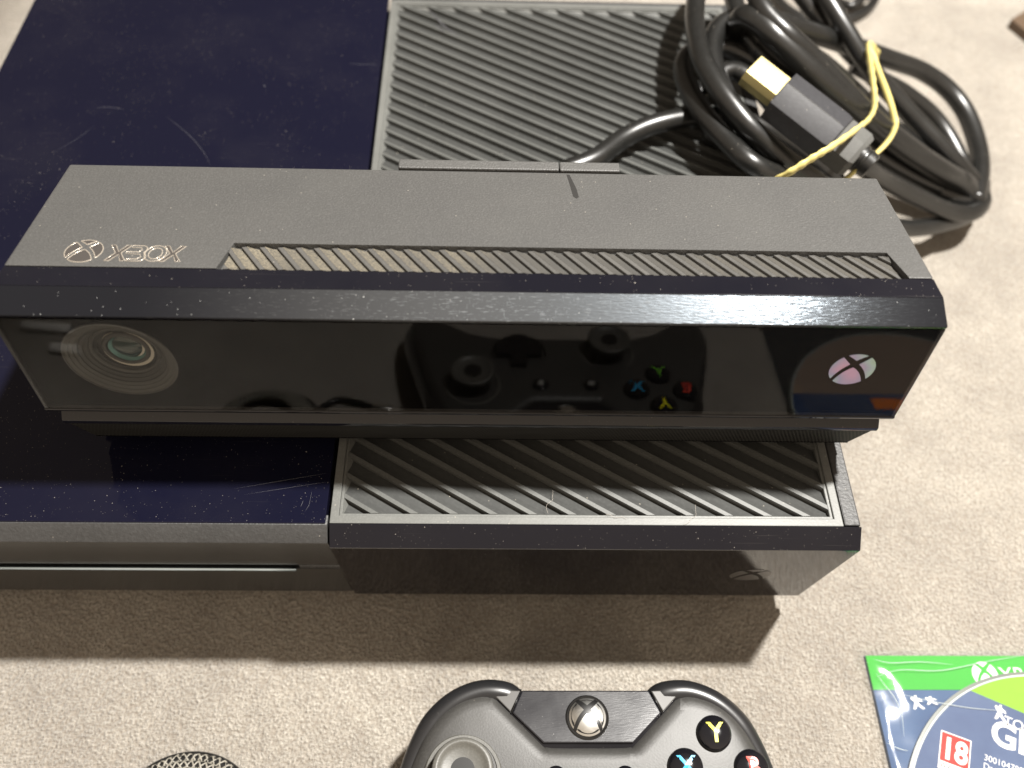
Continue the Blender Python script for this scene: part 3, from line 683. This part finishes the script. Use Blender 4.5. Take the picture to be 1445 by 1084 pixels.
# ------------------------------------------------------------------ controller
PX, PY = 82.0, 0
pad = thing('game_controller', (PX, -85, 0), 'black game controller with coloured letter buttons lying in front of the console', 'controller')
half = [(0, -38.2), (12, -38.2), (19.5, -38), (27, -34.6), (35, -34.9), (44, -38.5), (51.5, -45), (56.5, -54), (60.5, -66), (65, -82), (70, -100), (74, -118), (74.5, -130), (69, -137), (61, -136), (53, -127), (46, -116), (38, -108), (28, -104.5), (12, -104)]
def mirror(h, closed_top=True):
    L = [(-x, y) for x, y in h[::-1] if x > 0]
    return h+L if h[0][0] == 0 else h+L
outl = catmull([(x, y, 0) for x, y in mirror(half)], 5, True)
def zface(x, y):
    z = 38.0
    z -= .06*max(0, -60-y)
    if y < -92: z -= ((-92-y)/45)**2*15
    z -= max(0, abs(x)-38)**2/38**2*7
    return z
def rings(poly):
    n = len(poly); out = []
    for i in range(n):
        t = (poly[(i+1) % n]-poly[i-1]).normalized(); out.append(Vector((-t.y, t.x, 0)))
    area = sum(poly[i].x*poly[(i+1) % n].y-poly[(i+1) % n].x*poly[i].y for i in range(n))
    if area < 0: out = [-v for v in out]
    return out
def loft(name, poly, prof, mat, par, base_flat=True, zf=zface, **k):
    """prof: (inset, drop from face)"""
    nn = rings(poly); n = len(poly); V = []; F = []
    for d, h in prof:
        for p, m_ in zip(poly, nn):
            q = p+m_*d; z = zf(q.x, q.y)+h if h > -30 else max(3, zf(q.x, q.y)+h)
            V.append((PX+q.x, q.y, z))
    for j in range(len(prof)-1):
        for i in range(n): F.append((j*n+i, j*n+(i+1) % n, (j+1)*n+(i+1) % n, (j+1)*n+i))
    # cap with an ear-cut fill, refined by inner grid points so the crown follows zface
    cap = [Vector(V[(len(prof)-1)*n+i]) for i in range(n)]
    pts = [Vector((v.x, v.y)) for v in cap]; base = (len(prof)-1)*n
    xs = [p.x for p in pts]; ys = [p.y for p in pts]; extra = []
    def inside(px, py):
        c = False
        for i in range(n):
            a, b = pts[i], pts[i-1]
            if (a.y > py) != (b.y > py) and px < (b.x-a.x)*(py-a.y)/(b.y-a.y)+a.x: c = not c
        return c
    x = min(xs)+3
    while x < max(xs):
        y = min(ys)+3
        while y < max(ys):
            if inside(x, y) and min((Vector((x, y))-p).length for p in pts) > 2.5: extra.append(Vector((x, y)))
            y += 6
        x += 6
    co, ed, fc, *_ = mgeo.delaunay_2d_cdt(pts+extra, [(i, (i+1) % n) for i in range(n)], [], 1, 1e-4)
    hh = prof[-1][1]; off = len(V)
    for c in co: V.append((c.x, c.y, zf(c.x-PX, c.y)+hh))
    F += [tuple(off+i for i in f) for f in fc]
    bot = [(0, 0)]
    me = mesh(name, V, F, mat, par, smooth=True, **k)
    bm = bmesh.new(); bm.from_mesh(me.data); bmesh.ops.remove_doubles(bm, verts=bm.verts, dist=2e-6); bmesh.ops.recalc_face_normals(bm, faces=bm.faces)
    # bottom is open-ended; close it
    be = [e for e in bm.edges if len(e.link_faces) == 1]
    if be: bmesh.ops.holes_fill(bm, edges=be)
    bm.to_mesh(me.data); bm.free(); me.data.polygons.foreach_set('use_smooth', [True]*len(me.data.polygons))
    me.data.set_sharp_from_angle(angle=math.radians(50))
    return me
loft('body', outl, [(9, -34.9), (3, -31), (.6, -24), (0, -15), (.4, -10), (1.4, -6.5), (3, -4), (5, -2.6), (7.5, -1.8)], M_BLACK, pad)
fh = [(0, -56.3), (8, -56.3), (13.2, -56), (15.2, -54.8), (28.6, -42), (31, -40.6), (35, -40.3), (42, -42.6), (48.5, -48), (53, -56), (57, -68), (61.5, -84), (66, -101), (69.5, -117), (69.5, -127), (65.5, -131.5), (61, -130), (55.5, -122), (49, -111), (41, -103.5), (30, -99.5), (12, -99)]
fo = []
for p in mirror(fh): fo.append(p)
fo = catmull([(x, y, 0) for x, y in fo], 4, True)
loft('face_plate', fo, [(.5, -6), (-.9, -4.4), (-.2, -2.2), (1.0, -.8), (2.6, -.15), (4.6, 0)], M_PAD, pad, label='matte charcoal face plate')
# bridge: glossy centre piece with emblem button
def tz(x, y, d=0): return Vector((PX+x, y, zface(x, y)+d))
br = [(-20.8, -38.6), (20.8, -38.6), (24.0, -45.9), (14.2, -55.1), (-14.2, -55.1), (-24.0, -45.9)]
V = [tz(x, y, -.9+(0 if y < -45 else -.9)) for x, y in br]+[tz(x*.97, y, -5) for x, y in br]
mesh('bridge', V, [tuple(range(6)), tuple(range(11, 5, -1))]+[(i, (i+1) % 6, 6+(i+1) % 6, 6+i) for i in range(6)], M_BRIDGE, pad, bevel=.5, label='glossy black centre bridge')
gb = tz(0, -47.3, -1.0)
gl_ = lathe('guide_button', gb, [(6.9, -1), (6.9, .3), (6.5, .55), (6.2, .4), (6.1, .5), (5.2, 1.0), (3.4, 1.45), (1.5, 1.65), (.1, 1.7)], M_MIDBLK, pad, 48)
def dome(x, y, h):
    r = min(1, math.hypot(x, y)/6.1); return gb+Vector((x, y, 1.7-1.25*r*r+h))
def dense(poly, c=None, n=3):
    out = []
    for i in range(len(poly)):
        a, b = poly[i], poly[(i+1) % len(poly)]
        for k in range(n): out.append((a[0]+(b[0]-a[0])*k/n, a[1]+(b[1]-a[1])*k/n))
    return out
def lobe_fan(name, polys, place, h, mat, par):
    V = []; F = []
    for p in polys:
        p = dense(p, n=2); cx = sum(q[0] for q in p)/len(p); cyy = sum(q[1] for q in p)/len(p); b = len(V); n = len(p)
        V.append(place(cx, cyy, h)); 
        for f in (.5, 1.0): V += [place(cx+(q[0]-cx)*f, cyy+(q[1]-cyy)*f, h) for q in p]
        V += [place(q[0], q[1], h-.5) for q in p]
        for i in range(n):
            j = (i+1) % n
            F += [(b, b+1+i, b+1+j), (b+1+i, b+1+n+i, b+1+n+j, b+1+j), (b+1+n+i, b+1+2*n+i, b+1+2*n+j, b+1+n+j)]
    return mesh(name, V, F, mat, par, smooth='auto')
lobe_fan('emblem', [[(5.9*x, 5.9*y) for x, y in p] for p in sphere_lobes()], dome, .2, M_SILVER, gl_)
# sticks
def stick(x, y):
    b = tz(x, y, -.2)
    o = lathe('stick_well', b, [(12.0, -1), (12.0, .3), (11.6, .7), (10.7, .7), (10.1, -.2), (9.6, -2)], M_STICK, pad, 48, label='grey ring round the stick')
    lathe('stick_stem', b, [(8, -2), (7.2, 1.5), (4.2, 4), (3.6, 9)], M_MIDBLK, pad, 32)
    c = b+Vector((0, 0, 7.5))
    lathe('thumbstick', c, [(3.4, -1.5), (7.6, -.8), (9.0, .1), (9.3, 1.1), (9.0, 2.1), (8.3, 2.5), (7.6, 2.4), (7.1, 1.9), (5.8, 1.55), (3.6, 1.25), (.1, 1.1)], M_STICK, pad, 48, label='concave rubber cap')
stick(-39.2, -64.5); stick(19.5, -86.5)
# letter buttons
def face_button(x, y, ch, mat, nm):
    b = tz(x, y, -.2)
    o = lathe(nm, b, [(5.5, -1), (5.45, 1.2), (5.1, 2.1), (4.3, 2.65), (3.2, 2.95), (1.6, 3.08), (.1, 3.1)], M_BLACK, pad, 40)
    text_mesh('letter', ch, 8.4, lambda u, v, h: b+Vector((u, v-2.95, 3.05-.028*(u*u+(v-2.95)**2)+h)), mat, o, .12, 'CENTER', bold=.12)
face_button(39.8, -52.4, 'Y', M_YEL, 'letter_button'); face_button(29.6, -62.2, 'X', M_BLU, 'letter_button')
face_button(50.4, -62.4, 'B', M_REDL, 'letter_button'); face_button(40.0, -72.2, 'A', M_GRNL, 'letter_button')
for x in (-10.6, 10.8):
    o = lathe('menu_button', tz(x, -65.2, -.2), [(3.4, -1), (3.35, .9), (2.8, 1.5), (1.4, 1.8), (.1, 1.85)], M_BLACK, pad, 28)
    c = tz(x, -65.2, 1.62)
    for k in (-1, 0, 1):
        V, F = box_vf(c+Vector((-1.2, k*.8-.15, 0)), c+Vector((1.2, k*.8+.15, .12))); mesh('bar_mark', V, F, M_WHITE, o)
c = tz(-19.5, -86.5, 0)
lathe('dpad_well', c, [(12.2, -1), (12.2, .1), (11.4, .35), (10.8, -.3)], M_MIDBLK, pad, 40)
cr = [(-3.6, -10), (3.6, -10), (3.6, -3.6), (10, -3.6), (10, 3.6), (3.6, 3.6), (3.6, 10), (-3.6, 10), (-3.6, 3.6), (-10, 3.6), (-10, -3.6), (-3.6, -3.6)]
plate('dpad', [cr], lambda x, y, h: c+Vector((x, y, h)), -.5, 2.8, M_BLACK, pad, bevel=.7)
# seams where the shoulder buttons meet the bridge
for s in (-1, 1):
    tube('shoulder_seam', [tz(s*21.0, -38.4, -1.2), tz(s*24.3, -46.0, -.9)], .2, M_MIDBLK, pad, 6)
    q = [tz(s*22.2, -42.4, -7.5), tz(s*23.6, -40.4, -5.6), tz(s*27.0, -39.0, -4.7), tz(s*34.5, -38.9, -4.4), tz(s*42.5, -42.0, -4.5), tz(s*49.2, -47.8, -4.9), tz(s*54.0, -55.8, -5.6), tz(s*57, -63, -6)]
    tube('shoulder_button', catmull(q, 6), lambda t: 4.1-.9*abs(t-.35)-1.6*max(0, t-.75)*4*.5, M_SHOULDER, pad, 14)
    tri = [(s*21.3, -38.9), (s*29.0, -38.6), (s*30.0, -40.2), (s*24.6, -45.5)]
    V = [tz(x, y, -1.1) for x, y in tri]+[tz(x, y, -4) for x, y in tri]
    mesh('shoulder_facet', V, [(0, 1, 2, 3), (7, 6, 5, 4), (0, 4, 5, 1), (1, 5, 6, 2), (2, 6, 7, 3), (3, 7, 4, 0)], M_FACET, pad, bevel=.3)  # the grey of this facet is painted glare

# ------------------------------------------------------------------ game sleeve and disc
slv = thing('game_sleeve', (250, -95, 0), 'printed game cover with green header inside a clear plastic sleeve, lower right corner', 'game sleeve')
TL = at(1224, 921, 2); L0, T0 = 191.8, -16.4
def cover(name, x0, y0, x1, y1, z0, z1, mat, par): return box(name, (x0, y0, z0), (x1, y1, z1), mat, par, 0)
cover('cover_sheet', 192.2, -64, 318, -29.4, .6, 1.6, M_COVER, slv)
cover('cover_artwork', 192.2, -149, 318, -64.1, .6, 1.6, M_SMUDGE, slv)
cover('header_band', 192.2, -29.3, 318, -16.8, .6, 1.62, M_GREEN, slv)
plate('header_emblem', [[(235.6+4.8*x, -23.8+4.8*y) for x, y in p] for p in sphere_lobes()], lambda x, y, h: (x, y, h), 1.63, 1.72, M_WHITE, slv)
text_mesh('header_text', 'XBOX ONE', 7.6, lambda u, v, h: (240.9+u, -26.3+v, 1.63+h), M_WHITE, slv, .04)
fig = [(-1.6, 0), (-.7, 2.4), (-1.8, 3.8), (-1.2, 4.4), (-.4, 3.9), (-.3, 4.8), (.5, 4.9), (.6, 4.0), (1.8, 3.4), (2.2, 2.6), (.7, 2.8), (.8, 1.9), (2.4, .2), (1.6, -.1), (.1, 1.3), (-.8, -.1)]
plate('cover_figure', [[(207.0+x*1.1, -36.2+y*1.0) for x, y in fig], [(212.4+x*1.1, -34.6+y*.6) for x, y in fig]], lambda x, y, h: (x, y, h), 1.62, 1.7, M_WHITE, slv)
disc = thing('game_disc', (251.6, -83, 0), 'blue printed game disc with lime segment and red age rating, inside the clear sleeve', 'game disc')
DC = (251.6, -83.0)
lathe('disc_rim', (DC[0], DC[1], 1.8), [(16, 0), (60, 0), (60, 1.15), (58.9, 1.2), (16, 1.2)], M_RIM, disc, 140)
lathe('disc_rim_line', (DC[0], DC[1], 3.0), [(58.85, 0), (58.85, .06), (58.35, .06)], M_CREASE, disc, 140, None, False)
circ = [(58.2*math.cos(2*math.pi*i/140), 58.2*math.sin(2*math.pi*i/140)) for i in range(140)]
a_, b_ = at(1363, 972, 3), at(1443, 1006, 3)
a_, b_ = (a_.x-DC[0], a_.y-DC[1]), (b_.x-DC[0], b_.y-DC[1])
nx, ny = -(b_[1]-a_[1]), (b_[0]-a_[0])
side_f = lambda p: (p[0]-a_[0])*nx+(p[1]-a_[1])*ny
P3 = lambda x, y, h: (DC[0]+x, DC[1]+y, h)
M_TAN = simple('tan_print', rgb(.34, .25, .19), .4)
plate('disc_label', [clip_poly(clip_poly(circ, lambda p: -side_f(p)), lambda p: p[1]+14)], P3, 2.9, 3.08, M_DISC, disc)
plate('disc_label', [clip_poly(circ, lambda p: -14.05-p[1])], P3, 2.9, 3.08, M_TAN, disc, label='tan lower half of the label')
plate('disc_segment', [clip_poly(circ, side_f)], P3, 2.9, 3.08, M_LIME, disc, label='lime green segment')
TH = math.radians(-21); ct, st = math.cos(TH), math.sin(TH)
def dl(ox, oy, px, py, zz=3.1):
    o = at(px, py, zz); return lambda u, v, h: Vector((o.x+u*ct-v*st, o.y+u*st+v*ct, zz+h))
q = dl(0, 0, 1326, 1079)
plate('rating_box', [[(0, 0), (10.6, 0), (10.6, 13.4), (0, 13.4)]], dl(0, 0, 1323, 1083), 0, .05, M_WHITE, disc)
plate('rating_field', [[(.4, 2.9), (10.2, 2.9), (10.2, 13.0), (.4, 13.0)]], dl(0, 0, 1323, 1083), .055, .09, M_RED, disc)
text_mesh('rating_number', '18', 10.6, lambda u, v, h: dl(0, 0, 1323, 1083)(5.2+u*.86, 4.2+v, .1+h), M_WHITE, disc, .02, 'CENTER', bold=.35)
text_mesh('rating_text', 'WWW.PEGI', 2.3, lambda u, v, h: dl(0, 0, 1323, 1083)(.5+u, .7+v, .1+h), M_SMUDGE, disc, .02)
text_mesh('title_text', 'TOM CLANCY\'S', 5.0, dl(0, 0, 1415, 1022), M_WHITE, disc, .03, shear=.1)
text_mesh('title_text', 'GHOST RECON', 12.5, dl(0, 0, 1397, 1047), M_WHITE, disc, .03, bold=.35)
plate('title_figure', [[(x*1.05, y*1.15) for x, y in fig]], dl(0, 0, 1410, 1016), 0, .06, M_WHITE, disc)
text_mesh('serial_text', '300104798', 3.0, dl(0, 0, 1388, 1072), M_WHITE, disc, .03)
text_mesh('serial_text', 'Das', 3.0, dl(0, 0, 1387, 1084), M_WHITE, disc, .03)
box('disc_band', (232, -94, 3.1), (256, -87, 3.2), M_ORANGE, disc, 0)
# wrinkled sleeve film lying over both
V = []; F = []; nx_, ny_ = 60, 60; rnd = random.Random(4)
def zfilm(x, y):
    d = math.hypot(x-DC[0], y-DC[1]); z = 3.6 - 1.2*max(0, 1-min(x-190.6, -15-y)/12)
    return z+.25*math.sin(x*.21+y*.13)+.18*math.sin(y*.35-x*.05)+.22*max(0, 1-abs((x-208)+.32*(y+50))/7)*(.5+.5*math.sin(y*.15))
for j in range(ny_+1):
    for i in range(nx_+1):
        x = 190.6+129*i/nx_; y = -151+136*j/ny_; V.append((x+(.6*math.sin(y*.12) if i == 0 else 0), y, zfilm(x, y) if 0 < i < nx_ and 0 < j < ny_ else 1.9))
for j in range(ny_):
    for i in range(nx_): b = j*(nx_+1)+i; F.append((b, b+1, b+nx_+2, b+nx_+1))
mesh('sleeve_film', V, F, M_FILM, slv, smooth=True)
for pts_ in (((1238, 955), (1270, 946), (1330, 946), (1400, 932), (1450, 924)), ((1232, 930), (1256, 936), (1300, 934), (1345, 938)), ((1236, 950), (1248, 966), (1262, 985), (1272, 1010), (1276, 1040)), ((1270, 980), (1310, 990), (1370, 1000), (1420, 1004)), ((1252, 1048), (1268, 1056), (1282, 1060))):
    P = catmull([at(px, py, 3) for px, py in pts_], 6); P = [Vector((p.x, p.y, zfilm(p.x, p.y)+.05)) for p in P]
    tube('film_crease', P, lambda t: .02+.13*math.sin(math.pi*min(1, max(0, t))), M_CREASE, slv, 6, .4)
cover('sleeve_back', 192.0, -149.4, 318.4, -16.6, .1, .5, M_COVER, slv)

# ------------------------------------------------------------------ braided cord at the lower edge
bcd = thing('braided_cord', (-50, -73, 0), 'coil of pale and black braided cord at the bottom edge, left of the controller', 'cord')
def coil(turns, r0, dr, z0, dz, n=70):
    P = []
    for i in range(int(turns*n)+1):
        q = 2*math.pi*i/n; t = i/n; P.append(Vector((-51+(r0+dr*t)*math.cos(q)*1.08, -73.6+(r0+dr*t)*math.sin(q), z0+dz*t)))
    return P
P = coil(3, 21, -2.6, 2.6, 2.1)
tube('cord_core', P, 1.75, M_MIDBLK, bcd, 10)
fr = frames(P); V = []; F = []
for k in range(6):
    sgn = 1 if k % 2 else -1; Q = []
    L = 0
    for i, (p, (t, a, b)) in enumerate(zip(P, fr)):
        if i: L += (P[i]-P[i-1]).length
        q = sgn*L*.9+2*math.pi*k/6; rr_ = 1.82+.1*math.sin(L*3+k); Q.append(p+rr_*(math.cos(q)*a+math.sin(q)*b))
    Q = catmull(Q, 2); v, f = tube_vf(Q, .34, 5); b0 = len(V); V += v; F += [tuple(i+b0 for i in g) for g in f]
mesh('cord_braid', V, F, M_BRAID, bcd, smooth=True)['kind'] = 'stuff'
tube('cord_sheath', coil(1, 21.6, 0, 1.6, 0), 1.6, M_MIDBLK, bcd, 10)

# loose ends of the cord with bright metal plugs (they show only in the sensor glass)
tube('cord_core', catmull([(-31, -80, 2.4), (-22, -90, 2.2), (-10, -88, 2.2), (-3, -85, 2.2)], 8), 1.6, M_MIDBLK, bcd, 10)
lathe('cord_plug', (-4, -85.4, 2.6), [(2.0, 0), (2.4, 1), (2.4, 8), (1.8, 9)], M_SILVER, bcd, 20, (1, .2, 0))
for px_, py_, ln_, lb_ in ((-151, -122.5, 14, 'shorter white plug lying on the carpet beyond the lower left edge'), (-160, -138, 25, 'longer white plug lying on the carpet beyond the lower left edge')):
    o = lathe('loose_plug', (px_, py_, 2.7), [(2.1, 0), (2.6, 1), (2.6, ln_-1), (2.1, ln_)], M_WHITE, None, 20, (-1, -.1, 0), org=(px_, py_, 0))
    prop(o, lb_, 'plug', 'white plugs reflected in the sensor glass')
# ------------------------------------------------------------------ dark board at the upper right edge
a, b, c_ = at(1427, 27, 6), at(1470, 62, 6), at(1500, 0, 6)
V = [a, b, b+Vector((30, 20, 0)), c_+Vector((0, 10, 0))]; V = V+[v-Vector((0, 0, 5.8)) for v in V]
brd = mesh('board', V, [(0, 1, 2, 3), (7, 6, 5, 4), (0, 4, 5, 1), (1, 5, 6, 2), (2, 6, 7, 3), (3, 7, 4, 0)], M_BROWN, None, org=tuple(a), bevel=.5)
prop(brd, 'dark brown flat thing whose corner shows at the upper right edge of the carpet', 'board')
